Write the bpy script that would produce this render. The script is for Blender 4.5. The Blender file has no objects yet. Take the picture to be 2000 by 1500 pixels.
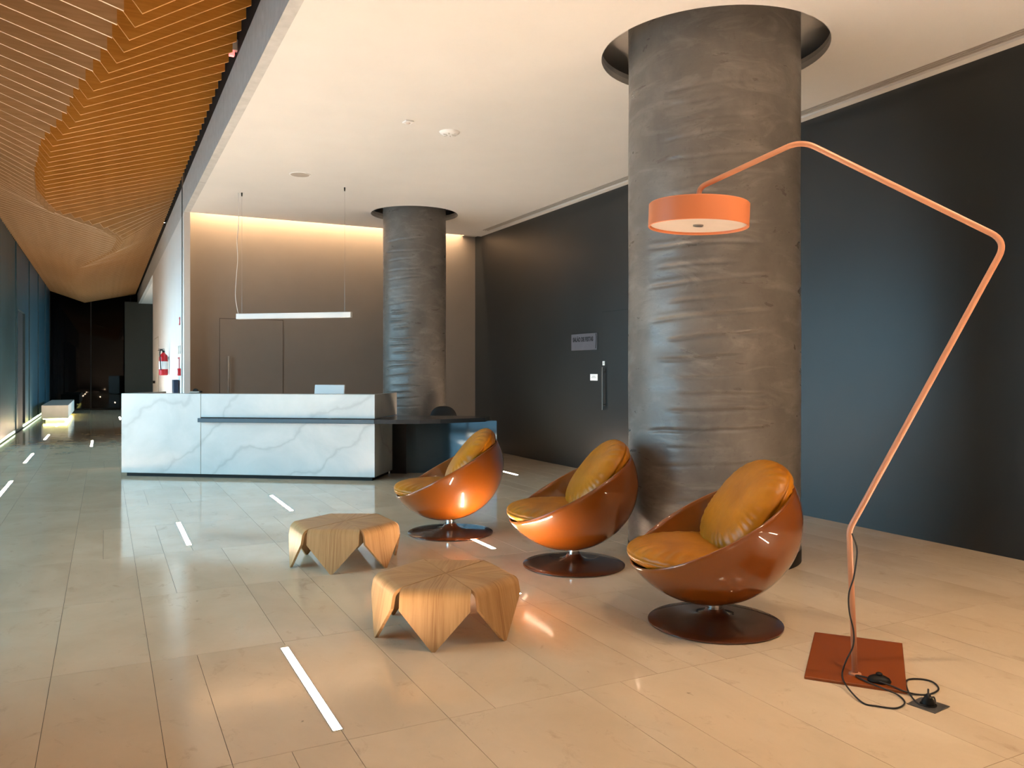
import bpy, math, random
from mathutils import Vector, Matrix, noise
random.seed(7)
PI = math.pi
S = bpy.context.scene
COL = S.collection
H = 1.45                       # eye height in metres; the plan was measured in eye heights
YAW = math.atan2(795, 1560)    # the view is turned this far to the right of the hall's long axis
CA, SA = math.cos(YAW), math.sin(YAW)

def plan(lat, d):
    """view-relative plan position (eye heights) -> hall coordinates in metres (x across, y along)"""
    return Vector(((lat * CA + d * SA) * H, (-lat * SA + d * CA) * H))

# ------------------------------------------------------------------ camera, world, large lights, exposure
cd = bpy.data.cameras.new('camera'); cam = bpy.data.objects.new('camera', cd); COL.objects.link(cam)
cam.location = (0, 0, H); cam.rotation_euler = (PI / 2, 0, -YAW)
cd.sensor_width = 36; cd.lens = 36 * 1560 / 2000; cd.shift_y = -26 / 2000
cd.clip_start = 0.05; cd.clip_end = 200
S.camera = cam
W = bpy.data.worlds.new('sky'); S.world = W; W.use_nodes = True
W.node_tree.nodes['Background'].inputs[0].default_value = (0.50, 0.80, 1.0, 1)
W.node_tree.nodes['Background'].inputs[1].default_value = 4.4
S.view_settings.view_transform = 'Standard'; S.view_settings.look = 'None'
S.view_settings.gamma = 1.0; S.view_settings.use_curve_mapping = False
S.view_settings.exposure = 1.03
STRIP = 205.0                   # radiance of the recessed floor lights
DOWN = 92.0                   # watts of each of the added unseen downlights over the near half
COVE = 75.0                    # watts of the cove behind the ceiling edge
WARM = (1.0, 0.73, 0.51)

# ------------------------------------------------------------------ mesh helpers
class MB:
    def __init__(s): s.v = []; s.f = []; s.uv = None
    def add(s, vs, fs):
        n = len(s.v); s.v += [tuple(p) for p in vs]; s.f += [tuple(i + n for i in q) for q in fs]; return s
    def box(s, a, b, bev=0.0):
        x0, y0, z0 = a; x1, y1, z1 = b
        if bev <= 0:
            return s.add([(x0,y0,z0),(x1,y0,z0),(x1,y1,z0),(x0,y1,z0),(x0,y0,z1),(x1,y0,z1),(x1,y1,z1),(x0,y1,z1)],
                         [(3,2,1,0),(4,5,6,7),(0,1,5,4),(1,2,6,5),(2,3,7,6),(3,0,4,7)])
        vs = []
        for z, i in ((z0, bev), (z0 + bev, 0), (z1 - bev, 0), (z1, bev)):
            vs += [(x0+i,y0+bev,z),(x0+bev,y0+i,z),(x1-bev,y0+i,z),(x1-i,y0+bev,z),(x1-i,y1-bev,z),(x1-bev,y1-i,z),(x0+bev,y1-i,z),(x0+i,y1-bev,z)]
        fs = [tuple(reversed(range(8))), tuple(range(24, 32))]
        for k in range(3):
            for j in range(8): fs.append((k*8+j, k*8+(j+1)%8, k*8+8+(j+1)%8, k*8+8+j))
        return s.add(vs, fs)
    def lathe(s, prof, n=48, c=(0,0,0), rfun=None):
        """prof: (r,z) list from bottom to top"""
        vs = []; fs = []
        for r, z in prof:
            for k in range(n):
                a = 2*PI*k/n; rr = r + (rfun(a, z) if rfun else 0)
                vs.append((c[0]+rr*math.cos(a), c[1]+rr*math.sin(a), c[2]+z))
        for i in range(len(prof)-1):
            for k in range(n):
                fs.append((i*n+k, i*n+(k+1)%n, (i+1)*n+(k+1)%n, (i+1)*n+k))
        if prof[0][0] > 0: fs.append(tuple(reversed(range(n))))
        if prof[-1][0] > 0: fs.append(tuple(range((len(prof)-1)*n, len(prof)*n)))
        return s.add(vs, fs)
    def tube(s, pts, r, n=10):
        pts = [Vector(p) for p in pts]; vs = []; fs = []
        t0 = (pts[1]-pts[0]).normalized(); u = t0.orthogonal().normalized()
        for i, p in enumerate(pts):
            t = (pts[min(i+1, len(pts)-1)] - pts[max(i-1, 0)]).normalized()
            u = (u - t*u.dot(t)).normalized(); w = t.cross(u)
            for k in range(n):
                a = 2*PI*k/n; vs.append(p + u*(r*math.cos(a)) + w*(r*math.sin(a)))
        m = len(pts)
        for i in range(m-1):
            for k in range(n): fs.append((i*n+k, i*n+(k+1)%n, (i+1)*n+(k+1)%n, (i+1)*n+k))
        fs += [tuple(reversed(range(n))), tuple(range((m-1)*n, m*n))]
        return s.add(vs, fs)
    def mesh(s, name, mat, smooth=False):
        m = bpy.data.meshes.new(name); m.from_pydata(s.v, [], s.f)
        if s.uv:
            l = m.uv_layers.new(name='uv')
            for lp in m.loops: l.data[lp.index].uv = s.uv[lp.vertex_index]
        m.materials.append(M[mat])
        if smooth:
            m.polygons.foreach_set('use_smooth', [True]*len(m.polygons))
            if smooth != 'all': m.set_sharp_from_angle(angle=math.radians(38))
        m.update(); return m
    def build(s, name, mat, parent=None, smooth=False, loc=None):
        o = bpy.data.objects.new(name, s.mesh(name, mat, smooth)); COL.objects.link(o)
        if parent: o.parent = parent
        if loc: o.location = loc
        return o

def empty(name, loc, rz=0):
    o = bpy.data.objects.new(name, None); COL.objects.link(o); o.location = loc; o.rotation_euler = (0, 0, rz)
    o.empty_display_size = 0.1; return o
def tag(o, label, cat=None, group=None, kind=None):
    o['label'] = label
    if cat: o['category'] = cat
    if group: o['group'] = group
    if kind: o['kind'] = kind
    return o
def struct(o, label=None):
    o['kind'] = 'structure'
    if label: o['label'] = label
    return o
def copy_tree(o, parent=None):
    c = o.copy(); COL.objects.link(c); c.parent = parent
    for ch in list(o.children): copy_tree(ch, c)
    return c
def crom(pts, n=8):
    P = [Vector(p) for p in pts]; P = [P[0]*2-P[1]] + P + [P[-1]*2-P[-2]]; out = []
    for i in range(1, len(P)-2):
        a, b, c, d = P[i-1:i+3]
        for k in range(n):
            t = k/n; out.append(0.5*((2*b)+(c-a)*t+(2*a-5*b+4*c-d)*t*t+(3*b-a-3*c+d)*t**3))
    out.append(P[-2]); return out
def fillet(pts, r, n=8):
    P = [Vector(p) for p in pts]; out = [P[0]]
    for i in range(1, len(P)-1):
        a = (P[i-1]-P[i]); b = (P[i+1]-P[i]); rr = min(r[i-1], a.length*.45, b.length*.45)
        p0 = P[i]+a.normalized()*rr; p1 = P[i]+b.normalized()*rr
        for k in range(n+1):
            t = k/n; out.append(p0*(1-t)**2 + P[i]*(2*t*(1-t)) + p1*t*t)
    out.append(P[-1]); return out

# ------------------------------------------------------------------ materials
M = {}
class NT:
    def __init__(s, name):
        m = bpy.data.materials.new(name); m.use_nodes = True; s.m = m; s.t = m.node_tree
        s.b = s.t.nodes['Principled BSDF']; M[name] = m
    def n(s, typ, **kw):
        nd = s.t.nodes.new(typ)
        for k, v in kw.items():
            if k.startswith('i_'):
                k = k[2:].replace('_', ' '); nd.inputs[k].default_value = v
            else: setattr(nd, k, v)
        return nd
    def l(s, a, b): s.t.links.new(a, b)
    def ramp(s, fac, stops):
        r = s.n('ShaderNodeValToRGB'); e = r.color_ramp.elements
        while len(e) < len(stops): e.new(0.5)
        for q, (p, c) in zip(e, stops):
            q.position = p; q.color = c if len(c) == 4 else (*c, 1)
        s.l(fac, r.inputs[0]); return r.outputs[0]
    def coords(s, kind='Object', scale=(1,1,1), src=None):
        tc = s.n('ShaderNodeTexCoord'); mp = s.n('ShaderNodeMapping'); mp.inputs['Scale'].default_value = scale
        s.l(src or tc.outputs[kind], mp.inputs[0]); return mp.outputs[0]
    def noise(s, vec, scale=5, detail=4, rough=.5, dist=0, w=None):
        nd = s.n('ShaderNodeTexNoise', noise_dimensions='4D' if w is not None else '3D')
        nd.inputs['Scale'].default_value = scale; nd.inputs['Detail'].default_value = detail
        nd.inputs['Roughness'].default_value = rough; nd.inputs['Distortion'].default_value = dist
        s.l(vec, nd.inputs['Vector'])
        if w is not None: s.l(w, nd.inputs['W'])
        return nd.outputs[0]
    def mix(s, fac, a, b, mode='MIX'):
        nd = s.n('ShaderNodeMix', data_type='RGBA', blend_type=mode)
        for sock, v in ((nd.inputs[0], fac), (nd.inputs[6], a), (nd.inputs[7], b)):
            if hasattr(v, 'is_output'): s.l(v, sock)
            elif isinstance(v, (int, float)): sock.default_value = v
            else: sock.default_value = (*v, 1)
        return nd.outputs[2]
    def bump(s, hgt, strength=.1, dist=.01):
        nd = s.n('ShaderNodeBump'); nd.inputs['Strength'].default_value = strength; nd.inputs['Distance'].default_value = dist
        s.l(hgt, nd.inputs['Height']); s.l(nd.outputs[0], s.b.inputs['Normal'])
    def p(s, col=None, rough=.5, metal=0, spec=.5, coat=0, crough=.03):
        if col is not None: s.b.inputs['Base Color'].default_value = (*col, 1)
        s.b.inputs['Roughness'].default_value = rough; s.b.inputs['Metallic'].default_value = metal
        s.b.inputs['Specular IOR Level'].default_value = spec; s.b.inputs['Coat Weight'].default_value = coat
        s.b.inputs['Coat Roughness'].default_value = crough; return s

def plain(name, col, rough=.5, metal=0, spec=.5, coat=0, var=.06, nscale=6, bump=0):
    t = NT(name).p(col, rough, metal, spec, coat)
    f = t.noise(t.coords(), nscale, 5, .55)
    t.l(t.ramp(f, [(.3, [c*(1-var) for c in col]), (.7, [min(1, c*(1+var)) for c in col])]), t.b.inputs['Base Color'])
    if bump: t.bump(t.noise(t.coords(), 180, 3, .6), bump, .002)
    return t

# polished limestone floor
t = NT('limestone').p(None, .1, 0, .5)
oi = t.n('ShaderNodeObjectInfo'); mu = t.n('ShaderNodeMath', operation='MULTIPLY'); mu.inputs[1].default_value = 60; t.l(oi.outputs['Random'], mu.inputs[0])
v = t.coords('Object', (1, .7, 1)); w = mu.outputs[0]
c = t.ramp(t.noise(v, 1.6, 6, .6, .6, w), [(.25, (.60,.465,.32)), (.5, (.69,.545,.385)), (.75, (.76,.615,.45))])
c = t.mix(t.ramp(t.noise(v, 5, 8, .7, 1.6, w), [(.58, (0,0,0)), (.72, (.60,.60,.60))]), c, (.47,.34,.225))
c = t.mix(t.ramp(t.noise(v, 14, 4, .6, .8, w), [(.70, (0,0,0)), (.77, (.75,.75,.75))]), c, (.20,.15,.10))
tint = t.ramp(oi.outputs['Random'], [(0, (.965,.96,.955)), (1, (1.02,1.02,1.01))])
t.l(t.mix(1.0, c, tint, 'MULTIPLY'), t.b.inputs['Base Color'])
t.l(t.ramp(t.noise(v, 3, 5, .6, .3, w), [(.3, (.06,)*3), (.7, (.14,)*3)]), t.b.inputs['Roughness'])
plain('grout', (.07,.055,.04), .8)
plain('white_paint', (.665,.65,.625), .65, var=.02, nscale=2)
plain('grey_plaster', (.46,.46,.45), .7, var=.10, nscale=9, bump=.1)
plain('taupe_paint', (.215,.183,.153), .6, var=.03, nscale=3)
plain('taupe_edge', (.06,.045,.035), .7)
plain('olive_paint', (.022,.021,.014), .5)
plain('navy_void', (.012,.02,.028), .7)
plain('teal_panel', (.018,.060,.084), .38, var=.15, nscale=3)
plain('black_reveal', (.008,.008,.008), .6)
plain('slate_panel', (.0185,.0205,.0205), .36, var=.10, nscale=1.2)
plain('slate_edge', (.01,.012,.014), .5)
plain('diffuser_grey', (.42,.38,.33), .5)
plain('plenum', (.45,.38,.30), .8)
# concrete
t = NT('concrete').p(None, .33, 0, .45)
v = t.coords('Object', (1, 1, 1)); vs = t.coords('Object', (.8, .8, 2.4))
c = t.ramp(t.noise(v, 2.2, 7, .62, .5), [(.28, (.100,.092,.083)), (.55, (.145,.132,.118)), (.78, (.20,.185,.165))])
c = t.mix(t.ramp(t.noise(vs, 2.6, 5, .65, 1.0), [(.52, (0,0,0)), (.72, (.55,.55,.55))]), c, (.26,.245,.22))
c = t.mix(t.ramp(t.noise(v, 30, 3, .6), [(.62, (0,0,0)), (.75, (.4,.4,.4))]), c, (.07,.062,.055))
t.l(c, t.b.inputs['Base Color'])
t.l(t.ramp(t.noise(vs, 4, 5, .6, .5), [(.3, (.24,)*3), (.7, (.5,)*3)]), t.b.inputs['Roughness'])
t.bump(t.noise(vs, 5, 8, .65, .6), .22, .012)
# marble
t = NT('marble').p(None, .22, 0, .5)
v = t.coords('Object', (1, 1, 1.0))
c = t.ramp(t.noise(v, 1.1, 6, .6, .8), [(.3, (.40,.425,.42)), (.6, (.49,.505,.49)), (.8, (.55,.56,.54))])
nz = t.n('ShaderNodeTexNoise'); nz.inputs['Scale'].default_value = 1.4; nz.inputs['Detail'].default_value = 5; t.l(v, nz.inputs['Vector'])
mxv = t.n('ShaderNodeMix', data_type='RGBA', blend_type='ADD'); mxv.inputs[0].default_value = .55; t.l(v, mxv.inputs[6]); t.l(nz.outputs[1], mxv.inputs[7])
mg = t.n('ShaderNodeMapping'); mg.inputs['Rotation'].default_value = (0, .55, .2); t.l(mxv.outputs[2], mg.inputs[0])
wv = t.n('ShaderNodeTexWave', wave_type='BANDS', bands_direction='Z'); wv.inputs['Scale'].default_value = .5; wv.inputs['Distortion'].default_value = 9.0
wv.inputs['Detail'].default_value = 4; wv.inputs['Detail Scale'].default_value = 1.3; t.l(mg.outputs[0], wv.inputs['Vector'])
ve = t.ramp(wv.outputs[1], [(.0, (.38,.38,.38)), (.02, (.12,.12,.12)), (.10, (0,0,0))])
c = t.mix(ve, c, (.27,.27,.26)); t.l(c, t.b.inputs['Base Color'])
# plywood fins
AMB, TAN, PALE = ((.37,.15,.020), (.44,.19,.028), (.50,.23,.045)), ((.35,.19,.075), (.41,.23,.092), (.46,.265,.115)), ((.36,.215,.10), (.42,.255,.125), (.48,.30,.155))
def blade_tone(nm_, A, B, f):
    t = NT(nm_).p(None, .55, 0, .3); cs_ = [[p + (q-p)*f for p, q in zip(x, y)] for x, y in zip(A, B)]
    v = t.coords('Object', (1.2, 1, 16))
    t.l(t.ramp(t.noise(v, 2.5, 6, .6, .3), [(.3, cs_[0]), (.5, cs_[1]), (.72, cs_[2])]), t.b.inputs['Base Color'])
for i in range(9): blade_tone('fin_amber_%d' % i, AMB, TAN, i/8)     # blade colours stepped from amber to tan
for i in range(9): blade_tone('fin_tan_%d' % i, TAN, PALE, i/8)      # and from tan to pale
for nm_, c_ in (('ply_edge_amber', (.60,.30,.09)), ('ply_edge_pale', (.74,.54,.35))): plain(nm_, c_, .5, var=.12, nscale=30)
# table veneer, grain along the petal (uv: across, along)
t = NT('veneer').p(None, .38, 0, .4)
tc = t.n('ShaderNodeTexCoord'); oi = t.n('ShaderNodeObjectInfo')
v = t.coords(scale=(26, 1.6, 1), src=tc.outputs['UV']); mu = t.n('ShaderNodeMath', operation='MULTIPLY'); mu.inputs[1].default_value = 40; t.l(oi.outputs['Random'], mu.inputs[0])
c = t.ramp(t.noise(v, 1.6, 5, .6, .4, mu.outputs[0]), [(.25, (.34,.18,.07)), (.5, (.44,.255,.11)), (.75, (.52,.32,.15))])
v2 = t.coords(scale=(60, 1.0, 1), src=tc.outputs['UV'])
c = t.mix(t.ramp(t.noise(v2, 2.2, 3, .6, .2, mu.outputs[0]), [(.60, (0,0,0)), (.70, (.6,.6,.6))]), c, (.28,.12,.035))
sx = t.n('ShaderNodeSeparateXYZ'); t.l(tc.outputs['UV'], sx.inputs[0]); ab = t.n('ShaderNodeMath', operation='ABSOLUTE'); t.l(sx.outputs[0], ab.inputs[0])
heart = t.ramp(ab.outputs[0], [(.0, (1,1,1)), (.035, (.55,.55,.55)), (.07, (0,0,0))])
v3 = t.coords(scale=(150, 1.4, 1), src=tc.outputs['UV'])
c = t.mix(t.mix(1.0, heart, t.ramp(t.noise(v3, 1.5, 3, .6, .3, mu.outputs[0]), [(.48, (0,0,0)), (.60, (.7,.7,.7))]), 'MULTIPLY'), c, (.22,.085,.02))
t.l(c, t.b.inputs['Base Color'])
plain('ply_edge', (.50,.30,.13), .5, var=.2, nscale=40)
# chairs
t = NT('brown_lacquer').p((.175,.046,.004), .35, 0, .15, 1.0, .02)
t = NT('dark_lacquer').p((.085,.024,.009), .35, 0, .2, 1.0, .03)
t = NT('mustard_leather').p(None, .38, 0, .35)
v = t.coords()
t.l(t.ramp(t.noise(v, 5, 5, .6, .4), [(.3, (.30,.10,.002)), (.6, (.40,.145,.003)), (.8, (.46,.175,.005))]), t.b.inputs['Base Color'])
vo = t.n('ShaderNodeTexNoise'); vo.inputs['Scale'].default_value = 22; vo.inputs['Detail'].default_value = 6; t.l(v, vo.inputs['Vector'])
t.bump(vo.outputs[0], .25, .008)
NT('chrome').p((.75,.75,.75), .12, 1)
NT('steel').p((.38,.37,.35), .3, 1)
t = NT('copper_paint').p((.52,.235,.13), .35, 0, .5)
t = NT('shade_paint').p((.58,.185,.075), .42, 0, .5)
t = NT('base_paint').p((.23,.05,.006), .4, 0, .4)
plain('opal_disc', (.56,.49,.44), .5)
plain('black_plastic', (.010,.009,.008), .5, 0, .2)
plain('black_cord', (.015,.012,.010), .6)
plain('outlet_steel', (.16,.15,.14), .35, .6)
t = NT('blued_steel').p((.022,.042,.055), .07, .5, .5)
t = NT('black_steel').p((.05,.055,.06), .22, .5, .5)
plain('white_plastic', (.80,.80,.79), .4, var=.01)
plain('lamp_white', (.66,.65,.63), .45, var=.01)
plain('red_paint', (.50,.012,.018), .3)
plain('navy_plastic', (.01,.02,.05), .4)
plain('bench_white', (.62,.61,.57), .5, var=.04)
plain('grey_acrylic', (.10,.10,.115), .3)
plain('card_white', (.82,.83,.84), .5, var=.01)
plain('ink_black', (.006,.006,.008), .5)
plain('ink_grey', (.35,.35,.36), .6)
plain('mullion', (.05,.055,.06), .4)
plain('outside_paving', (.45,.46,.47), .8)
NT('black_glass').p((.002,.002,.0025), .02, 0, .15)
def emit(name, col, st):
    t = NT(name).p((.8,.8,.8), .4); t.b.inputs['Emission Color'].default_value = (*col, 1); t.b.inputs['Emission Strength'].default_value = st
emit('strip_glow', WARM, STRIP)
emit('bench_glow', (1.0, .95, .25), 9.0)
emit('wall_glow', (.75, 1.0, .62), 1.2)
emit('uplight_glow', (1.0, .9, .55), 20.0)
emit('spot_glow', (1.0, .85, .6), 25.0)
emit('red_led', (1.0, .12, .12), 1.0)
m = bpy.data.materials.new('clear_glass'); m.use_nodes = True; M['clear_glass'] = m; nt = m.node_tree; nt.nodes.clear()
o_ = nt.nodes.new('ShaderNodeOutputMaterial'); mx = nt.nodes.new('ShaderNodeMixShader'); tr = nt.nodes.new('ShaderNodeBsdfTransparent')
gl = nt.nodes.new('ShaderNodeBsdfGlossy'); gl.inputs['Roughness'].default_value = .02; fr = nt.nodes.new('ShaderNodeFresnel'); fr.inputs[0].default_value = 1.45
tr.inputs[0].default_value = (.9,.96,.97,1)
nt.links.new(fr.outputs[0], mx.inputs[0]); nt.links.new(tr.outputs[0], mx.inputs[1]); nt.links.new(gl.outputs[0], mx.inputs[2]); nt.links.new(mx.outputs[0], o_.inputs[0])

# ------------------------------------------------------------------ main dimensions (metres)
XL, XE, XR = -1.25*H, .764*H, 4.31*H         # left facade, ceiling edge / white corridor wall, dark wall
YF, YB, YE = -4.0, 13.80, 23.35*H            # behind the camera, taupe wall, end of the corridor
ZC, ZF, ZT = 2.724*H, 3.04*H, 5.30           # white ceiling, top of its fascia, structural slab
YW = 12.45*H                                  # where the glazing of the left facade stops
YG = 4.2                                     # where that glazing starts
YCORE, YOL = 15.7*H, 22.6*H                  # end of the white corridor wall, olive wall

# ------------------------------------------------------------------ floor and its slabs
fl = struct(MB().box((XL-.3, YF-.2, -.30), (XR+.2, YE+.2, -.0035)).build('floor', 'grout'), 'polished beige limestone floor laid in long slabs')
UX, ROW = .1485*H, .877*H
anch = .14*H
tiles = []
rng = random.Random(21)
r0 = int(math.floor((YF - 2.13*H)/ROW)); r1 = int(math.ceil((YE - 2.13*H)/ROW))
known = {-1: (-4, -2, 0, 1, 2, 3, 5, 8, 9, 11, 13), 0: (-3, -2, 0, 1, 3, 5, 6, 8, 10, 11), 1: (-4, -2, 0, 3, 4, 5, 7, 8), 2: (-2, 0, 1, 3, 5, 6)}
for r in range(r0, r1):
    y0, y1 = 2.13*H + r*ROW, 2.13*H + (r+1)*ROW
    x = anch - 14*UX
    k = 0
    while x < XR:
        wd = rng.choice((1, 2, 2, 3))
        cell = round((x - anch)/UX)
        # keep the long running joints at cells 0 and 5 through every row
        for a in range(-15, 40, 5):
            if cell < a < cell + wd: wd = a - cell
        for a in known.get(r, ()):
            if cell < a: wd = a - cell; break
        x1 = x + wd*UX
        a0, a1, b0, b1 = max(x, XL), min(x1, XR), max(y0, YF), min(y1, YE)
        if a1 - a0 > .02 and b1 - b0 > .02: tiles.append((a0, a1, b0, b1))
        x = x1
def seen(tl):
    cx, cy = (tl[0]+tl[1])/2, (tl[2]+tl[3])/2
    lat, d = cx*CA - cy*SA, cx*SA + cy*CA
    return d > 1.2 and abs(lat/d) < .72
tiles.sort(key=lambda q: (not seen(q), math.hypot((q[0]+q[1])/2, (q[2]+q[3])/2)))
cache = {}; g = .0011
for q in tiles[:295]:
    wx, wy = round(q[1]-q[0], 4), round(q[3]-q[2], 4)
    if (wx, wy) not in cache:
        cache[(wx, wy)] = MB().box((-wx/2+g, -wy/2+g, -.0045), (wx/2-g, wy/2-g, 0), 0).mesh('tile', 'limestone')
    o = bpy.data.objects.new('tile', cache[(wx, wy)]); COL.objects.link(o); o.parent = fl
    o.location = ((q[0]+q[1])/2, (q[2]+q[3])/2, 0)
mb = MB()
for q in tiles[295:]: mb.box((q[0]+g, q[2]+g, -.0045), (q[1]-g, q[3]-g, 0))
o = mb.build('tile_field', 'limestone', fl); o['kind'] = 'stuff'

# ------------------------------------------------------------------ columns
def column(cx, cy, R, hole, label, seed, creases):
    o = empty('concrete_column', (cx, cy, 0)); struct(o, label)
    z0, z1, n = .10, ZC + .45, 160
    prof = [(R, z0 + (z1-z0)*i/420) for i in range(421)]
    rg = random.Random(seed); cr = []
    z = .35
    while z < 3.5:
        a0 = rg.uniform(3.15, 3.6); cr.append((z, a0, rg.uniform(4.2, 4.75), rg.uniform(.0, .05), rg.uniform(.65, 1)*(1 if .95 < z < 2.45 else .45))); z += rg.uniform(.105, .155)
    def rf(a, z):
        d = noise.noise(Vector((math.cos(a)*1.5, math.sin(a)*1.5, z*.9 + seed)))*.006
        for zz, a0, a1, sl, am in cr:
            if a0 < a < a1 and creases:
                q = z - zz - sl*(a-a0) - .012*noise.noise(Vector((a*3, zz*5, seed)))
                if -.05 < q < .06:
                    fade = min(1, (a-a0)*5, (a1-a)*5)
                    d -= am*fade*.017*math.exp(-(q/.010)**2); d += am*fade*.006*math.exp(-((q-.03)/.018)**2)
        return d
    MB().lathe(prof, n, rfun=rf).build('shaft', 'concrete', o, 'all')
    tag(MB().lathe([(R-.02, 0), (R+.004, .0), (R+.004, .10), (R-.02, .10)], 96).build('base_ring', 'black_plastic', o, True), 'black skirting ring at the foot')
    return o
c1 = plan(4.5*math.sin(math.radians(14.09)), 4.5*math.cos(math.radians(14.09))); R1, HR1 = .1012*4.5*H, .134*4.5*H
c2 = plan(8.89*math.sin(math.radians(-6.95)), 8.89*math.cos(math.radians(-6.95))); R2, HR2 = .0387*8.89*H, .0536*8.89*H
column(c1.x, c1.y, R1, HR1, 'thick round bare concrete column behind the three bowl chairs', 3, True)
column(c2.x, c2.y, R2, HR2, 'slimmer round concrete column behind the reception desk', 9, True)

# ------------------------------------------------------------------ white ceiling with two round openings
YCE = 9.33*H
mb = MB()
def cboxes(x0, x1, y0, y1): mb.box((x0, y0, ZC), (x1, y1, ZC+.05))
s1, s2 = HR1+.12, HR2+.12
def patch(c, r, s, n=96):
    vs = []; fs = []
    for lvl in (ZC, ZC+.05):
        for k in range(n):
            a = 2*PI*k/n; vs.append((c.x+r*math.cos(a), c.y+r*math.sin(a), lvl))
        for k in range(n):
            a = 2*PI*k/n; q = s/max(abs(math.cos(a)), abs(math.sin(a))); vs.append((c.x+q*math.cos(a), c.y+q*math.sin(a), lvl))
    for k in range(n):
        j = (k+1) % n
        fs += [(k, n+k, n+j, j)[::-1], (2*n+k, 3*n+k, 3*n+j, 2*n+j), (k, j, 2*n+j, 2*n+k)[::-1]]
    mb.add(vs, fs)
patch(c1, HR1, s1); patch(c2, HR2, s2)
XC = XR - .27                                  # the slot diffuser runs between here and the dark wall
cboxes(XE+.09, XC, YF, c1.y-s1)
cboxes(XE+.09, c1.x-s1, c1.y-s1, c1.y+s1); cboxes(c1.x+s1, XC, c1.y-s1, c1.y+s1)
cboxes(XE+.09, XC, c1.y+s1, c2.y-s2)
cboxes(XE+.09, c2.x-s2, c2.y-s2, c2.y+s2); cboxes(c2.x+s2, XC, c2.y-s2, c2.y+s2)
cboxes(XE+.09, XC, c2.y+s2, YCE)
ce = struct(mb.build('ceiling', 'white_paint'), 'smooth cream white ceiling with round openings at the columns')
for c, r in ((c1, HR1), (c2, HR2)):
    vs = []; fs = []; n = 96
    for rr, z in ((r, ZC+.05), (r, ZC+.09), (r+.03, ZC+.09), (r+.03, ZC+.05)):
        for k in range(n): a = 2*PI*k/n; vs.append((c.x+rr*math.cos(a), c.y+rr*math.sin(a), z))
    for i in range(4):
        for k in range(n): fs.append((i*n+k, i*n+(k+1) % n, ((i+1) % 4)*n+(k+1) % n, ((i+1) % 4)*n+k))
    MB().add(vs, fs).build('opening_collar', 'grey_plaster', ce, True)
struct(MB().box((XE+.09, YF, ZC+.28), (XR+.1, YCE, ZC+.33)).build('ceiling_plenum', 'white_paint'), 'beige slab above the round ceiling openings')
struct(MB().box((XE, YF, ZC), (XE+.09, YE, ZF)).build('trim_1', 'grey_plaster'), 'grey plastered fascia along the edge of the white ceiling')
struct(MB().box((XE+.03, YF, ZF), (XE+.12, YE, ZT)).build('wall_upper', 'navy_void'), 'dark navy upper wall above the ceiling fascia')
struct(MB().box((XL-.3, YF-.2, ZT), (XR+.2, YE+.2, ZT+.2)).build('ceiling_slab', 'navy_void'), 'dark structural slab above the wooden fins')
tr = empty('trim_2', (0, 0, 0)); struct(tr, 'grey slot diffuser running along the top of the dark wall')
YD = 12.95
MB().box((XC, YF, ZC+.03), (XR-.0, YB, ZC+.08)).build('back_plate', 'diffuser_grey', tr)
MB().box((XR-.10, YF, ZC), (XR, YD, ZC+.03)).build('edge_strip', 'white_paint', tr)
MB().box((XC, YD, ZC), (XR, YCE, ZC+.03)).build('end_strip', 'white_paint', tr)
for x in (XC+.04, XC+.08, XC+.12): MB().box((x, YF, ZC+.006), (x+.012, YD, ZC+.03)).build('blade', 'diffuser_grey', tr)

# ------------------------------------------------------------------ walls
wb = struct(MB().box((XE+.0, YB, 0), (XR+.2, YB+.15, ZT)).build('wall_back', 'taupe_paint'), 'taupe wall behind the reception desk')
struct(MB().box((XE+.09, YCE-.0, ZC+.05), (XR, YCE+.02, ZC+.45)).build('trim_3', 'white_paint'), 'upstand hiding the cove light above the taupe wall')
wr = struct(MB().box((XR, YF, 0), (XR+.2, YB, ZC+.45)).build('wall_right', 'slate_panel'), 'tall dark slate wall')
struct(MB().box((XL-.3, YF-.2, -.0), (XR+.2, YF, ZT)).build('wall_front', 'white_paint'), 'white wall at the near end of the hall')
wc = struct(MB().box((XE, YB-.27, 0), (XE+.09, YCORE, ZC)).build('wall_corridor', 'white_paint'), 'white corridor wall carrying the fire extinguisher')
struct(MB().box((XE, YCORE-.1, 0), (XR, YCORE, ZC)).build('wall_core', 'white_paint'), 'end of the white block beside the corridor')
struct(MB().box((XE+.09, YCORE, ZC), (XR, YOL, ZC+.05)).build('ceiling_side', 'white_paint'), 'white ceiling of the side bay')
struct(MB().box((.45*H, YOL, 0), (XR, YOL+.1, ZC+.05)).build('wall_olive', 'olive_paint'), 'dark olive wall at the far end of the corridor')
struct(MB().box((XR, YB, 0), (XR+.2, YCORE, ZT)).box((XR, YOL, 0), (XR+.2, YE, ZT)).box((XR, YCORE, 3.3), (XR+.2, YOL, ZT)).build('wall_side', 'olive_paint'), 'outer wall of the side bay')
w3 = empty('added_bay_window', (XR+.1, 0, 0)); struct(w3, 'added unseen glazing of the side bay off the corridor')  # unseen window put in to bring daylight down the corridor
for i in range(5):
    a = YCORE + (YOL-YCORE)*i/5; b = YCORE + (YOL-YCORE)*(i+1)/5
    MB().box((0, a+.03, .08), (.015, b-.03, 3.3)).build('pane', 'clear_glass', w3)
    MB().box((-.03, a-.03, 0), (.05, a+.03, 3.3)).build('mullion', 'mullion', w3)
MB().box((-.03, YCORE, 0), (.05, YOL, .08)).build('sill_rail', 'mullion', w3)
g_ = empty('window_2', (0, YE, 0)); struct(g_, 'black glazed end wall of the corridor')
struct(MB().box((XL-.3, YE+.08, -.1), (XR+.2, YE+.2, ZT+.1)).build('wall_end', 'black_reveal'), 'dark backing behind the black end glazing')
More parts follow.
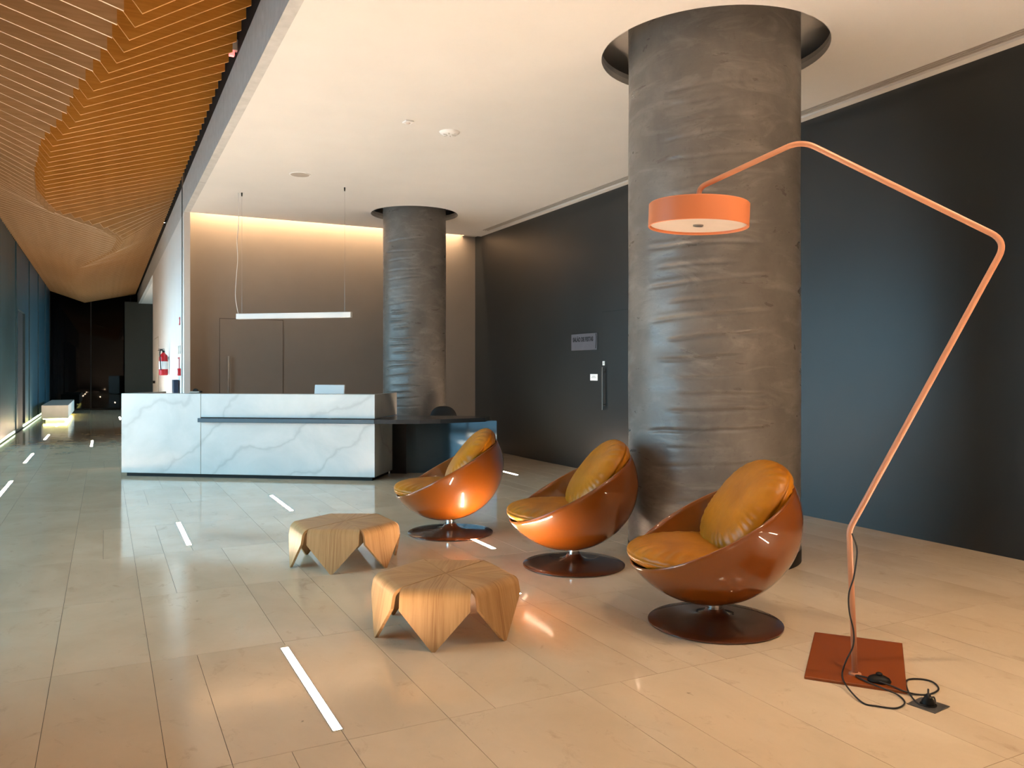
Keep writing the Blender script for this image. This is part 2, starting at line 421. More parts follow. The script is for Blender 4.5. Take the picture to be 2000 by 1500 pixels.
MB().box((XL-.3, -.012, 0), (XR+.1, .07, .04)).box((XL-.3, -.012, 0), (XL+.02, .07, ZT)).build('window_frame', 'black_reveal', g_)
for i in range(6):
    a = XL + (XR-XL)*i/6; b = XL + (XR-XL)*(i+1)/6
    MB().box((a+.02, 0, .04), (b-.02, .04, ZT)).build('pane', 'black_glass', g_)
    MB().box((b-.02, -.01, 0), (b+.02, .06, ZT)).build('window_frame', 'black_reveal', g_)
# left facade: glazing near, teal panels far
w1 = empty('window_1', (XL, 0, 0)); struct(w1, 'tall glazing along the near part of the left facade')
n = 9
for i in range(n):
    a = YG + (YW-YG)*i/n; b = YG + (YW-YG)*(i+1)/n
    MB().box((-.03, a+.03, .08), (-.015, b-.03, 3.1)).build('pane', 'clear_glass', w1)
    MB().box((-.08, a-.03, 0), (.02, a+.03, 3.1)).build('mullion', 'mullion', w1)
MB().box((-.08, YG, 0), (.02, YW, .08)).build('sill_rail', 'mullion', w1)
struct(MB().box((XL-.2, YF, 3.1), (XL, YW, ZT)).build('wall_lintel', 'teal_panel'), 'dark teal wall above the glazing')
struct(MB().box((XL-.2, YF, 0), (XL, YG-.03, 3.1)).build('added_wall_near', 'white_paint'), 'unseen white wall added at the near end of the left facade')  # out of view; added to keep daylight off the near floor
struct(MB().box((XL-40, -40, -.3), (XL-.3, 70, -.05)).box((XR+.2, -40, -.3), (XR+40, 70, -.05)).build('pavement', 'outside_paving'), 'grey paving outside the glazing')
wl = struct(MB().box((XL-.2, YW, 0), (XL-.06, YE, ZT)).build('wall_left', 'black_reveal'), 'dark teal panelled wall of the corridor')
y = YW; k = 0; rng = random.Random(5); edges = []
DOOR = (14.9*H, 16.4*H)
while y < YE:
    wdt = (.9, 1.25, 1.05)[k % 3]; y1 = min(y + wdt, YE); k += 1
    if y < DOOR[0] < y1: y1 = DOOR[0]
    if DOOR[0] <= y < DOOR[1]:
        y1 = DOOR[1]
        MB().box((XL-.06, y, 2.9), (XL, y1-.015, ZF-.02)).build('panel', 'teal_panel', wl)
        MB().box((XL-.058, y+.05, 0), (XL-.05, y1-.05, 2.88)).build('door_leaf', 'black_reveal', wl)
    else:
        dx = (0, .025, .012)[k % 3]
        MB().box((XL-.06, y, .12), (XL+dx, y1-.015, ZF-.02)).build('panel', 'teal_panel', wl)
        MB().box((XL-.055, y, .02), (XL-.03, y1-.015, .07)).build('base_light', 'wall_glow', wl)
        edges.append(y1)
    y = y1
struct(MB().box((XL-.06, YW-.1, ZF-.02), (XL, YE, ZT)).build('wall_left_upper', 'navy_void'), 'dark strip above the teal panels')
# cove light
ld = bpy.data.lights.new('cove_light', 'AREA'); ld.shape = 'RECTANGLE'; ld.size = XR-XE-.2; ld.size_y = .05; ld.energy = COVE; ld.color = (1, .66, .38)
lo = bpy.data.objects.new('cove_light', ld); COL.objects.link(lo); lo.location = ((XE+XR)/2, YCE+.06, ZC+.28); lo.rotation_euler = (math.radians(35), 0, 0)
lo['label'] = 'warm strip hidden in the cove above the taupe wall'; lo['category'] = 'light'
# daylight portal in the glazing
pd = bpy.data.lights.new('window_portal', 'AREA'); pd.shape = 'RECTANGLE'; pd.size = 3.1; pd.size_y = YW-YG; pd.cycles.is_portal = True
p2 = bpy.data.lights.new('bay_portal', 'AREA'); p2.shape = 'RECTANGLE'; p2.size = 3.3; p2.size_y = YOL-YCORE; p2.cycles.is_portal = True
po = bpy.data.objects.new('bay_portal', p2); COL.objects.link(po); po.location = (XR+.16, (YCORE+YOL)/2, 1.65); po.rotation_euler = (0, PI/2, 0)
po = bpy.data.objects.new('window_portal', pd); COL.objects.link(po); po.location = (XL-.12, (YG+YW)/2, 1.55); po.rotation_euler = (0, -PI/2, 0)

# doors
d1 = empty('door_1', (0, YB, 0)); struct(d1, 'flush taupe door behind the reception desk')
MB().box((1.155*H-.008, -.004, 0), (1.848*H+.008, .0, 2.31)).build('door_gap', 'taupe_edge', d1)
lf = MB().box((1.155*H, -.010, .005), (1.848*H, .0, 2.30)).build('door_leaf', 'taupe_paint', d1)
MB().box((1.235*H, -.06, 1.06), (1.235*H+.028, -.045, 1.69), .004).box((1.235*H+.008, -.05, 1.12), (1.235*H+.02, -.008, 1.14)).box((1.235*H+.008, -.05, 1.61), (1.235*H+.02, -.008, 1.63)).build('door_handle', 'steel', d1)
d2 = empty('door_2', (XR, 0, 0)); struct(d2, 'flush slate door in the dark wall')
MB().box((-.003, 8.42, 0), (.0, 9.46, 2.28)).build('door_gap', 'slate_edge', d2)
MB().box((-.008, 8.43, .005), (.0, 9.45, 2.27)).build('door_leaf', 'slate_panel', d2)
MB().box((-.06, 9.365, .90), (-.04, 9.39, 1.50), .004).box((-.045, 9.37, .96), (-.006, 9.385, .98)).box((-.045, 9.37, 1.42), (-.006, 9.385, 1.44)).build('door_handle', 'outlet_steel', d2)
d3 = empty('door_3', (XE, 0, 0)); struct(d3, 'white flush door at the far end of the corridor wall')
MB().box((-.006, 13.95*H, 0), (0, 15.05*H, 2.25)).build('door_frame', 'diffuser_grey', d3)
MB().box((-.012, 13.98*H, .01), (0, 15.02*H, 2.22)).build('door_leaf', 'white_paint', d3)
MB().box((-.07, 14.8*H, 1.14), (-.012, 14.8*H+.03, 1.20)).box((-.07, 14.55*H, 1.155), (-.05, 14.8*H+.03, 1.185)).build('door_handle', 'black_plastic', d3)

# ------------------------------------------------------------------ wooden fin ceiling
fins = empty('fin_ceiling', (0, 0, 0)); tag(fins, 'wavy ceiling of hanging plywood fins over the corridor', 'ceiling')
RID = [(-3, .60, 1.60), (2.5, .34, 1.61), (4.4, .03, 1.634), (5.7, -.20, 1.64), (6.9, -.44, 1.64), (7.96, -.545, 1.64), (8.9, -.585, 1.64), (9.5, -.52, 1.64),
       (10.0, -.28, 1.64), (10.5, -.02, 1.64), (11.15, .13, 1.64), (12.2, .08, 1.64), (13.2, -.10, 1.65), (14.2, -.28, 1.66), (15.2, -.42, 1.70), (18, -.55, 1.72), (23.4, -.46, 1.74), (26, -.4, 1.74)]
def ridge(Y):
    for (a, xa, za), (b, xb, zb) in zip(RID, RID[1:]):
        if a <= Y <= b:
            t = (Y-a)/(b-a); t = t*t*(3-2*t)*.5 + t*.5
            return xa+(xb-xa)*t, za+(zb-za)*t
    return RID[-1][1:]
Y = -1.5
while Y < YE - .1:
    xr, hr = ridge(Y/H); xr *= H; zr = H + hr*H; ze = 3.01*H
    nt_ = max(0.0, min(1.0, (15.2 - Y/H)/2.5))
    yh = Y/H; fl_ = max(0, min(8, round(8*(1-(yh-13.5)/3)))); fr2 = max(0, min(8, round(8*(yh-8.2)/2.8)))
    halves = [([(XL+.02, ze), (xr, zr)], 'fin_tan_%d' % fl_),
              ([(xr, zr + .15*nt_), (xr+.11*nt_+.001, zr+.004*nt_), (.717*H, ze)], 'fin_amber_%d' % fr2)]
    for pts, mt_ in halves:                    # a left and a right blade meet at the ridge
        vs = []; fs = []; th = .018
        for yy in (-th/2, th/2):
            for x, z in pts: vs += [(x, yy, z), (x, yy, 5.0)]
        m_ = len(pts)*2
        for i in range(len(pts)-1):
            a = 2*i
            fs += [(a, a+2, a+3, a+1), (m_+a, m_+a+1, m_+a+3, m_+a+2), (a, m_+a, m_+a+2, a+2), (a+1, a+3, m_+a+3, m_+a+1)]
        fs += [(0, 1, m_+1, m_), (m_-2, 2*m_-2, 2*m_-1, m_-1)]
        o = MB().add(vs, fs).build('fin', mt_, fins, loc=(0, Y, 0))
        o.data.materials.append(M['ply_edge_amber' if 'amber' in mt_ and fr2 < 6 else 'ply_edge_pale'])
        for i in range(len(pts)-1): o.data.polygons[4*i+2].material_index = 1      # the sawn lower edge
    Y += .262

# ------------------------------------------------------------------ recessed floor lights
def floor_light(x, y0, y1, label):
    o = empty('floor_light', (x*H, y0*H, 0)); tag(o, label, 'light', 'linear lights recessed in the floor')
    L = (y1-y0)*H
    MB().box((-.024, -.004, -.03), (-.018, L+.004, .0015)).box((.018, -.004, -.03), (.024, L+.004, .0015)).box((-.018, -.004, -.03), (.018, 0, .0015)).box((-.018, L, -.03), (.018, L+.004, .0015)).build('frame', 'steel', o)
    MB().box((-.018, 0, -.02), (.018, L, .001)).build('lens', 'strip_glow', o)
for a in ((.577, 2.2, 2.94, 'glowing floor light in front of the wooden tables, longest and brightest'),
          (.43, 4.92, 5.68, 'glowing floor light in the desk reflection beside the far wooden table'),
          (1.187, 5.79, 6.57, 'glowing floor light just before the right half of the marble desk'),
          (1.945, 4.04, 4.80, 'glowing floor light running under the base of the farthest bowl chair'),
          (3.52, 6.80, 7.55, 'glowing floor light behind the farthest bowl chair'),
          (1.65, 3.17, 3.74, 'glowing floor light hidden behind the nearer wooden table'),
          (-.755, 7.43, 8.5, 'corridor floor light at the left edge of the photo, nearest of its row'),
          (-.775, 10.1, 11.2, 'corridor floor light second from the left edge of the photo'),
          (-.78, 13.4, 14.4, 'corridor floor light third in the row toward the white bench'),
          (-.78, 16.5, 17.3, 'corridor floor light at the foot of the white bench, farthest of its row'),
          (-.16, 11.9, 12.9, 'corridor floor light alone in the middle of the corridor'),
          (.28, 18.2, 19.2, 'corridor floor light at the corner of the marble desk'),
          (-.755, 4.3, 5.1, 'floor light beside the glazing'), (2.75, .5, 1.3, 'floor light near the dark wall behind the lamp'),
          (1.2, -.4, .4, 'floor light beside the photographer'), (.0, -2.2, -1.4, 'floor light behind the photographer'),
          (3.4, -1.4, -.6, 'floor light in the near corner by the dark wall'), (3.6, .1, .9, 'added unseen floor light along the dark wall beyond the copper lamp'), (2.0, -2.3, -1.5, 'floor light by the near end wall')):  # unseen strip along the dark wall, added to even out the ceiling brightness
    floor_light(*a)

# ------------------------------------------------------------------ unseen ceiling downlights, added to warm and brighten the near floor
def added_downlight(x, y, label):
    o = empty('added_downlight', (x, y, ZC)); tag(o, label, 'light', 'added unseen ceiling downlights over the near half')
    MB().lathe([(.058, -.004), (.075, -.003), (.078, 0)], 32).build('ring', 'white_plastic', o, True)
    MB().lathe([(.0001, -.002), (.056, -.002), (.056, -.0005)], 32).build('lens', 'spot_glow', o)
    l_ = bpy.data.lights.new('added_downlight_beam', 'SPOT'); l_.energy = DOWN; l_.color = (1.0, .74, .50); l_.spot_size = math.radians(125); l_.spot_blend = .9; l_.shadow_soft_size = .06
    b_ = bpy.data.objects.new('added_downlight_beam', l_); COL.objects.link(b_); b_.parent = o; b_.location = (0, 0, -.02)
for a in ((2.9, 1.9, 'added unseen warm light in the ceiling nearest its edge'), (4.3, 1.6, 'added unseen warm light in the middle of the near ceiling'), (5.5, .6, 'added unseen warm light in the ceiling nearest the dark wall')): added_downlight(*a)

# ------------------------------------------------------------------ reception desk
fr_ = plan(-1.241, 7.222); RD = math.radians(-8.1) - YAW
dk = empty('reception_desk', (fr_.x, fr_.y, 0), RD); tag(dk, 'long pale marble reception desk in front of the taupe wall', 'desk')
DL, DH = 2.488*H, 1.138
xs = -1.6825*H
MB().box((-DL, 0, .05), (xs-.002, .04, DH), .003).build('front_panel', 'marble', dk)
MB().box((xs+.002, 0, .82), (0, .04, DH), .003).build('front_panel', 'marble', dk)
MB().box((xs+.002, 0, .05), (0, .04, .752), .003).build('front_panel', 'marble', dk)
MB().box((-.04, .041, .82), (0, 1.02, DH), .003).build('side_panel', 'marble', dk)
MB().box((-.04, .041, .05), (0, .80, .752), .003).build('side_panel', 'marble', dk)
MB().box((-DL, .041, .05), (-DL+.04, 1.02, DH), .003).build('side_panel', 'marble', dk)
MB().box((-DL+.041, .041, DH-.04), (-.041, .30, DH-.001), .003).build('counter_top', 'marble', dk)
MB().box((-DL+.041, .28, .84), (-.041, .30, DH-.04), .0).build('inner_panel', 'diffuser_grey', dk)
MB().box((-DL+.041, .26, .74), (xs-.01, .95, .79)).build('inner_worktop', 'black_steel', dk)
MB().box((-DL+.05, .05, 0), (-.05, .78, .06)).build('plinth', 'black_plastic', dk)
st = empty('steel_worktop', (fr_.x, fr_.y, 0), RD); tag(st, 'dark steel worktop slotted through the marble desk with glossy blue-black apron', 'worktop')
xe = .96*H
MB().box((xs, -.085, .757), (.02, .26, .812), .003).build('ledge', 'black_steel', st)
mb = MB(); n = 24                      # worktop right of the desk with its swept front corner
top = [(xs+.3, .26), (.02, -.085)]
out = [(.0, -.08), (.30, -.04), (.6, .03), (.85, .13), (1.05, .28), (xe-.02, .55), (xe, .95), (-1.5, .95), (-1.5, .27), (.0, .27)]
nn = len(out); vs = [(x, y, .757) for x, y in out] + [(x, y, .812) for x, y in out]
mb.add(vs, [tuple(reversed(range(nn))), tuple(range(nn, 2*nn))] + [(i, (i+1) % nn, nn+(i+1) % nn, nn+i) for i in range(nn)])
mb.build('worktop_slab', 'black_steel', st)
mb = MB(); vs = []; fs = []; n = 28     # curved apron
for i in range(n+1):
    u = i/n; x = .207 + (xe+.10-.207)*u; yy = .80 + .05*math.sin(PI*u) - .10*max(0, u-.6)**2 - .22*max(0, .10-u)
    for dy in (0, .012):
        for z in (.012, .757): vs.append((x, yy+dy, z))
for i in range(n):
    a = 4*i; b = a+4
    fs += [(a, b, b+1, a+1), (a+2, a+3, b+3, b+2), (a+1, b+1, b+3, a+3), (a, a+2, b+2, b)]
fs += [(0, 1, 3, 2), (4*n, 4*n+2, 4*n+3, 4*n+1)]
mb.add(vs, fs).build('apron', 'blued_steel', st, True)
MB().box((-.04, .81, 0), (.20, .86, .757)).build('recess_panel', 'black_plastic', st)
MB().box((xe-.05, .86, 0), (xe-.02, .93, .757)).build('leg', 'black_steel', st)

def desk_pt(x, y):
    c, s = math.cos(RD), math.sin(RD); return fr_.x + x*c - y*s, fr_.y + x*s + y*c
px, py = desk_pt(-.94, .80)
mo = empty('computer_monitor', (px, py, .812), RD - .02); tag(mo, 'white backed monitor showing above the marble counter', 'monitor')
mb = MB().box((-.225, -.012, .10), (.225, .012, .435), .006); mb.v = [(x, y + .16*(z-.1), z) for x, y, z in mb.v]; mb.build('housing', 'white_plastic', mo, True)
mb = MB().box((-.215, .013, .115), (.215, .016, .42)); mb.v = [(x, y + .16*(z-.1), z) for x, y, z in mb.v]; mb.build('screen', 'black_glass', mo)
MB().box((-.03, .014, .01), (.03, .034, .22), .004).build('stand', 'white_plastic', mo)
MB().box((-.11, -.05, 0), (.11, .12, .012), .004).build('foot', 'white_plastic', mo)
px, py = desk_pt(-2.60, .15)
o = empty('tape_dispenser', (px, py, DH), RD + .2); tag(o, 'small grey and black desktop tool on the end of the marble counter', 'stationery')
MB().box((-.075, -.025, 0), (.06, .025, .03), .008).build('body', 'diffuser_grey', o)
vs = MB().lathe([(.012, -.018), (.032, -.018), (.032, .018), (.012, .018)], 24); vs.v = [(x, z, y+.034) for x, y, z in vs.v]; vs.build('roll', 'black_plastic', o, True)
MB().box((.055, -.02, .012), (.085, .02, .034), .004).build('cutter', 'black_plastic', o)

# office chair behind the worktop
px, py = desk_pt(.50, 1.62)
oc = empty('office_chair', (px, py, 0), RD); tag(oc, 'black office chair with rounded back behind the steel worktop', 'chair')
def pad(name, mat, parent, wx, wy, th, mtx, p=2.6, ripple=0, nrip=40, edge=.5, crown=0, n=56, m=14, soft=2.4, fit=None):
    """a stuffed pad: superellipse outline wx by wy (half sizes), thickness th, seam round the edge"""
    vs = []; fs = []; top = []
    for side in (1, -1):
        for i in range(m+1):
            rr = 1 - (1 - i/m)**1.6 if i else 0.0
            rr = math.sin(i/m*PI/2)
            for k in range(n):
                a = 2*PI*k/n; ca, sa = math.cos(a), math.sin(a)
                R = (abs(ca)**p + abs(sa)**p)**(-1/p)
                z = th*.5*(1 - rr**soft)**edge
                if ripple and rr > .75: z *= 1 + ripple*(.25+.75*abs(math.sin(a*1.5+.7)))*math.sin(a*nrip + 3*math.sin(a*3) + 2*math.sin(a*7))*(rr-.75)*4
                z += crown*(1-rr*rr) if side > 0 else 0
                x, y = wx*R*ca*rr, wy*R*sa*rr
                vs.append(Vector((x, y, side*z)))
    q = (m+1)*n
    for i in range(m):
        for k in range(n):
            a, b = i*n+k, i*n+(k+1) % n
            fs += [(a, a+n, b+n, b), (q+a, q+b, q+b+n, q+a+n)]
    for k in range(n):
        a, b = m*n+k, m*n+(k+1) % n; fs.append((a, q+a, q+b, b))
    vs = [mtx @ v for v in vs]
    if fit:
        C_, a_, c_, n_, o_ = fit
        for i, v in enumerate(vs):
            d = v - C_; e = math.sqrt((d.x*d.x + d.y*d.y)/a_**2 + d.z*d.z/c_**2)
            if e > 1 and d.dot(n_) < o_: vs[i] = C_ + d/e
    return MB().add(vs, fs).build(name, mat, parent, 'all')
pad('backrest', 'black_plastic', oc, .22, .27, .07, Matrix.Translation((0, .20, .64)) @ Matrix.Rotation(PI/2, 4, 'X'), 2.6)
pad('seat', 'black_plastic', oc, .24, .23, .09, Matrix.Translation((0, -.03, .46)), 3)
MB().tube(crom([(0, .0, .42), (0, .20, .42), (0, .245, .50), (0, .24, .62)]), .018).build('back_support', 'black_steel', oc, True)
MB().lathe([(.03, .12), (.03, .28), (.02, .28), (.02, .42)], 20).build('gas_lift', 'chrome', oc, True)
for k in range(5):
    a = 2*PI*k/5; c, s = math.cos(a), math.sin(a)
    lg = MB().tube([(0, 0, .12), (.29*c, .29*s, .075)], .016, 8).build('leg', 'black_steel', oc, True)
    w_ = MB().lathe([(.01, -.015), (.03, -.012), (.03, .012), (.01, .015)], 16); w_.v = [(.29*c + x*c - z*s, .29*s + x*s + z*c, y+.03) for x, y, z in w_.v]; w_.build('caster', 'black_plastic', lg, True)

# ------------------------------------------------------------------ pendant above the desk
pl, pr = plan(-2.668, 7.75), plan(-1.507, 7.50)
dv = (pr-pl); L = dv.length; az = math.atan2(dv.y, dv.x)
pn = empty('pendant_lamp', (pl.x, pl.y, 1.50*H), az); tag(pn, 'slim white linear pendant lamp hanging above the reception desk', 'lamp')
MB().box((0, -.03, 0), (L, .03, .075), .004).build('housing', 'lamp_white', pn)
MB().box((.02, -.022, -.003), (L-.02, .022, .002)).build('diffuser', 'opal_disc', pn)
zc = ZC - 1.50*H
for x in (.075, L-.10):
    w_ = MB().tube([(x, 0, .07), (x, 0, zc)], .0012, 6).build('wire', 'steel', pn)
    MB().lathe([(.008, zc-.05), (.010, zc-.02), (.010, zc)], 12, (x, 0, 0)).build('ceiling_anchor', 'black_plastic', w_, True)
MB().tube(crom([(.02, 0, .075), (0, 0, .16), (-.025, .0, .34), (-.01, 0, .60), (.01, 0, .85), (.0, 0, 1.10), (.025, 0, 1.35), (.02, 0, zc)]), .0045, 8).build('cord', 'lamp_white', pn, True)

# ------------------------------------------------------------------ bowl chairs
def bowl_chair():
    o = empty('bowl_chair', (0, 0, 0))
    a, c, el, off, zc, xc, th = .524, .489, 1.073, -.031, .608, .047, .014
    nrm = Vector((math.cos(el), 0, math.sin(el)))
    def rings(a, c):
        S_ = Vector((nrm.x*a, 0, nrm.z*c)); q = off/S_.length; mm = S_.normalized()
        e1 = Vector((mm.z, 0, -mm.x)); e2 = Vector((0, 1, 0)); tm = math.acos(-q); R = []
        for i in range(37):
            t = tm*i/36
            ring = []
            for k in range(72):
                ph = 2*PI*k/72; p = mm*(-math.cos(t)) + (e1*math.cos(ph) + e2*math.sin(ph))*math.sin(t)
                ring.append(Vector((xc + p.x*a, p.y*a, zc + p.z*c)))
            R.append(ring)
        return R
    ro, ri = rings(a, c), rings(a-th, c-th); n = 72
    lip = [(p+q)*.5 + nrm*.006 for p, q in zip(ro[-1], ri[-1])]
    vs = []; fs = []
    allr = ro[1:] + [lip] + list(reversed(ri[1:]))
    vs.append(ro[0][0])
    for r_ in allr: vs += r_
    vs.append(ri[0][0]); m = len(allr)
    for k in range(n): fs.append((0, 1+(k+1) % n, 1+k))
    for i in range(m-1):
        for k in range(n): fs.append((1+i*n+k, 1+i*n+(k+1) % n, 1+(i+1)*n+(k+1) % n, 1+(i+1)*n+k))
    for k in range(n): fs.append((1+(m-1)*n+k, 1+(m-1)*n+(k+1) % n, 1+m*n))
    MB().add(vs, fs).build('shell', 'brown_lacquer', o, 'all')
    MB().lathe([(.372, 0), (.380, .004), (.380, .010), (.374, .014), (.30, .019), (.20, .027), (.13, .036), (.09, .046), (.065, .062), (.054, .078), (.05, .088)], 72).build('base', 'dark_lacquer', o, True)
    MB().lathe([(.040, .084), (.041, .09), (.040, .130), (.03, .130)], 36).build('collar', 'chrome', o, True)
    FIT = (Vector((xc, 0, zc)), a-th-.004, c-th-.004, nrm, off+.01)
    pad('seat_cushion', 'mustard_leather', o, .462, .435, .165, Matrix.Translation((.04, 0, .392)) @ Matrix.Rotation(math.radians(-2), 4, 'Y'), 2.1, .13, 38, .42, .0, 192, 20, 3.2, FIT)
    up = Vector((-.62, 0, .785)); nn_ = Vector((.785, 0, .62)); lat = Vector((0, 1, 0))
    mt = Matrix(((up.x, lat.x, nn_.x, -.175), (up.y, lat.y, nn_.y, 0), (up.z, lat.z, nn_.z, .665), (0, 0, 0, 1)))
    pad('back_cushion', 'mustard_leather', o, .315, .375, .23, mt, 2.5, .13, 34, .45, .0, 192, 20, 2.8, FIT)
    return o
chs = [(plan(.805, 3.172), 3.187, 'mustard cushioned brown bowl chair nearest the copper floor lamp'),
       (plan(.318, 4.115), 3.218, 'brown bowl chair in the middle of the three'),
       (plan(-.38, 4.93), 3.242, 'brown bowl chair nearest the reception desk')]
proto = bowl_chair()
for i, (p, a, lab) in enumerate(chs):
    o = proto if i == 0 else copy_tree(proto)
    o.location = (p.x, p.y, .0); o.rotation_euler = (0, 0, a - YAW)
    tag(o, lab, 'chair', 'bowl chairs by the columns')

# ------------------------------------------------------------------ petal tables
def petal(gap_l, gap_r):
    """one folded plywood petal pointing along +x; uv = (across, along)"""
    zt, th, wm = .305, .017, .190
    path = [(.004, zt), (.06, zt), (.12, zt), (.18, zt), (.26, zt), (.312, zt)]
    for k in range(1, 9):
        t = k/8*math.radians(80); path.append((.312 + .058*math.sin(t), zt - .058*(1-math.cos(t))))
    x0, z0 = path[-1]
    for z in (.20, .185, .15, .12, .09, .06, .03, .0): path.append((x0 + (.413-x0)*(z0-z)/z0, z))
    vs = []; uv = []; fs = []; s = 0; nw = 9
    T = []
    for i, p in enumerate(path):
        a = path[max(i-1, 0)]; b = path[min(i+1, len(path)-1)]; dx, dz = b[0]-a[0], b[1]-a[1]; l = math.hypot(dx, dz); T.append((dz/l, -dx/l))
    for i, (x, z) in enumerate(path):
        if i: s += math.hypot(x-path[i-1][0], z-path[i-1][1])
        w = min(x*math.tan(PI/6), wm)
        if z < .20: w = .012 + (wm-.012)*(z/.20)
        wl, wr = max(w-gap_l, .0005), max(w-gap_r, .0005)
        nx, nz = T[i]
        for lay in (0, th):
            ox = x + nx*lay*(1 if True else 0); oz = max(z + nz*lay, 0) if i < len(path)-1 else z
            for j in range(nw):
                yv = -wr + (wl+wr)*j/(nw-1); vs.append((ox, yv, oz)); uv.append((yv, s))
    R = 2*nw
    for i in range(len(path)-1):
        for j in range(nw-1):
            a = i*R+j; fs += [(a, a+R, a+R+1, a+1), (a+nw, a+nw+1, a+nw+R+1, a+nw+R)]
        for j in (0, nw-1):
            a = i*R+j; q = (a, a+nw, a+nw+R, a+R); fs.append(q if j == 0 else q[::-1])
    for i in (0, len(path)-1):
        for j in range(nw-1):
            a = i*R+j; q = (a, a+1, a+nw+1, a+nw); fs.append(q if i == 0 else q[::-1])
    mb = MB().add(vs, fs); mb.uv = uv
    return mb.mesh('petal', 'veneer', True)
pm = [petal(.0045, .0018), petal(.0018, .0018), petal(.0018, .0045)]
def petal_table(c, ang, label):
    o = empty('petal_table', (c.x, c.y, 0), ang); tag(o, label, 'table', 'low petal tables')
    for k in range(6):
        p = bpy.data.objects.new('petal', pm[(2, 1, 0)[k % 3]]); COL.objects.link(p); p.parent = o; p.rotation_euler = (0, 0, PI/3*k)
    MB().lathe([(.05, .268), (.08, .268), (.08, .285), (.05, .285)], 24).build('joining_plate', 'black_steel', o, True)
    return o
petal_table(plan(-.259, 3.118), math.atan2(-.287, -.022) - YAW, 'low oak petal table nearest the camera')
petal_table(plan(-.880, 4.20), math.atan2(-.31, -.008) - YAW, 'low oak petal table farther off, by the desk reflection')

# ------------------------------------------------------------------ arched floor lamp
cc = plan(1.184, 2.748); ax = math.atan2(-.415, .91) - YAW     # arm plane
lp = empty('arc_floor_lamp', (cc.x, cc.y, 0), ax); tag(lp, 'tall copper floor lamp with bent arm and orange drum shade', 'lamp')
MB().box((-.217, -.35, 0), (.217, .35, .014), .002).build('base_plate', 'base_paint', lp)
def lp_pt(lat, d, z):
    p = plan(lat, d) - cc; c, s = math.cos(-ax), math.sin(-ax); return Vector((p.x*c - p.y*s, p.x*s + p.y*c, z))
def z_at(y, d): return H + (724-y)/1560*d*H
pole = Vector((1.11, 2.609)); dr = Vector((.91, -.415)).normalized()
def arm(t, y): q = pole + dr*t; return lp_pt(q.x, q.y, z_at(y, q.y))
P0 = lp_pt(1.11, 2.609, .012); P0.x = 0 if abs(P0.x) < .03 else P0.x
K = arm(-.008, 1035); E1 = arm(.435, 471); T1 = arm(-.155, 274); S1 = arm(-.488, 366); sh = arm(-.496, 398)
S1.x = sh.x
for q in (K, E1, T1, S1, sh): q.y = P0.y
pts = fillet([P0, K, E1, T1, S1, sh], (.03, .075, .075, .06), 8)
MB().tube(pts, .0135, 14).build('arm_tube', 'copper_paint', lp, 'all')
MB().lathe([(.028, .014), (.028, .02), (.016, .024)], 24, (P0.x, P0.y, 0)).build('foot_collar', 'copper_paint', lp, True)
R_, hs = .252, .118
tilt = Matrix.Translation(sh) @ Matrix.Rotation(math.radians(2.0), 4, 'Y')
def tl(mb): mb.v = [tuple(tilt @ Vector(v)) for v in mb.v]; return mb
shade = tl(MB().lathe([(R_-.012, -hs+.02), (R_-.010, -hs), (R_-.003, -hs-.003), (R_, -hs), (R_, -.006), (R_-.006, 0), (.02, .0)], 96)).build('lamp_shade', 'shade_paint', lp, True)
tl(MB().lathe([(R_-.013, -hs+.010), (R_-.013, -hs+.014)], 96)).build('diffuser', 'opal_disc', shade)
tl(MB().lathe([(.026, -hs+.003), (.026, -hs+.010)], 24)).build('diffuser_knob', 'steel', shade, True)
# cord: down the pole, loops on the floor, foot switch, plug
def fl_pt(x, y, z=.005):
    d = 1560*(H-z)/(y-724)/H; q = plan((x-1000)/1560*d, d) - cc; c, s = math.cos(-ax), math.sin(-ax); return Vector((q.x*c - q.y*s, q.x*s + q.y*c, z))
def near_pole(x, y):
    return lp_pt((x-1000)/1560*2.59, 2.59, z_at(y, 2.59))
cord = [near_pole(1664, 1042), near_pole(1674, 1075), near_pole(1668, 1125), near_pole(1658, 1160), near_pole(1659, 1195), near_pole(1667, 1232), near_pole(1666, 1262), near_pole(1652, 1292)]
cord += [fl_pt(1645, 1318, .022), fl_pt(1655, 1342, .02), fl_pt(1684, 1372), fl_pt(1712, 1379), fl_pt(1750, 1383), fl_pt(1767, 1373), fl_pt(1755, 1358), fl_pt(1726, 1345, .02), fl_pt(1690, 1330, .02), fl_pt(1672, 1319, .021), fl_pt(1700, 1325, .022), fl_pt(1717, 1331, .026)]
MB().tube(crom(cord, 10), .0038, 8).build('cord', 'black_cord', lp, 'all')
ol = fl_pt(1813, 1378, .0)
cord = [fl_pt(1717, 1331, .026), fl_pt(1745, 1341, .02), fl_pt(1766, 1350, .016), fl_pt(1790, 1356), fl_pt(1815, 1356), fl_pt(1833, 1346), fl_pt(1822, 1332), fl_pt(1796, 1326), fl_pt(1771, 1329), fl_pt(1774, 1350, .012), fl_pt(1796, 1376), fl_pt(1824, 1374, .012), fl_pt(1824, 1362, .03), fl_pt(1814, 1362, .055), ol + Vector((0, 0, .07)), ol + Vector((0, 0, .035))]
MB().tube(crom(cord, 10), .0038, 8).build('cord', 'black_cord', lp, 'all')
sw = fl_pt(1717, 1331, .014)
mb = MB().lathe([(.05, 0), (.052, .006), (.045, .018), (.025, .028), (.012, .03)], 28); mb.v = [(sw.x + x*1.0, sw.y + y*.75, sw.z + z) for x, y, z in mb.v]
fs_ = mb.build('foot_switch', 'black_plastic', lp, True)
MB().lathe([(.014, .026), (.014, .038), (.008, .042)], 16, tuple(sw)).build('button', 'black_plastic', fs_, True)
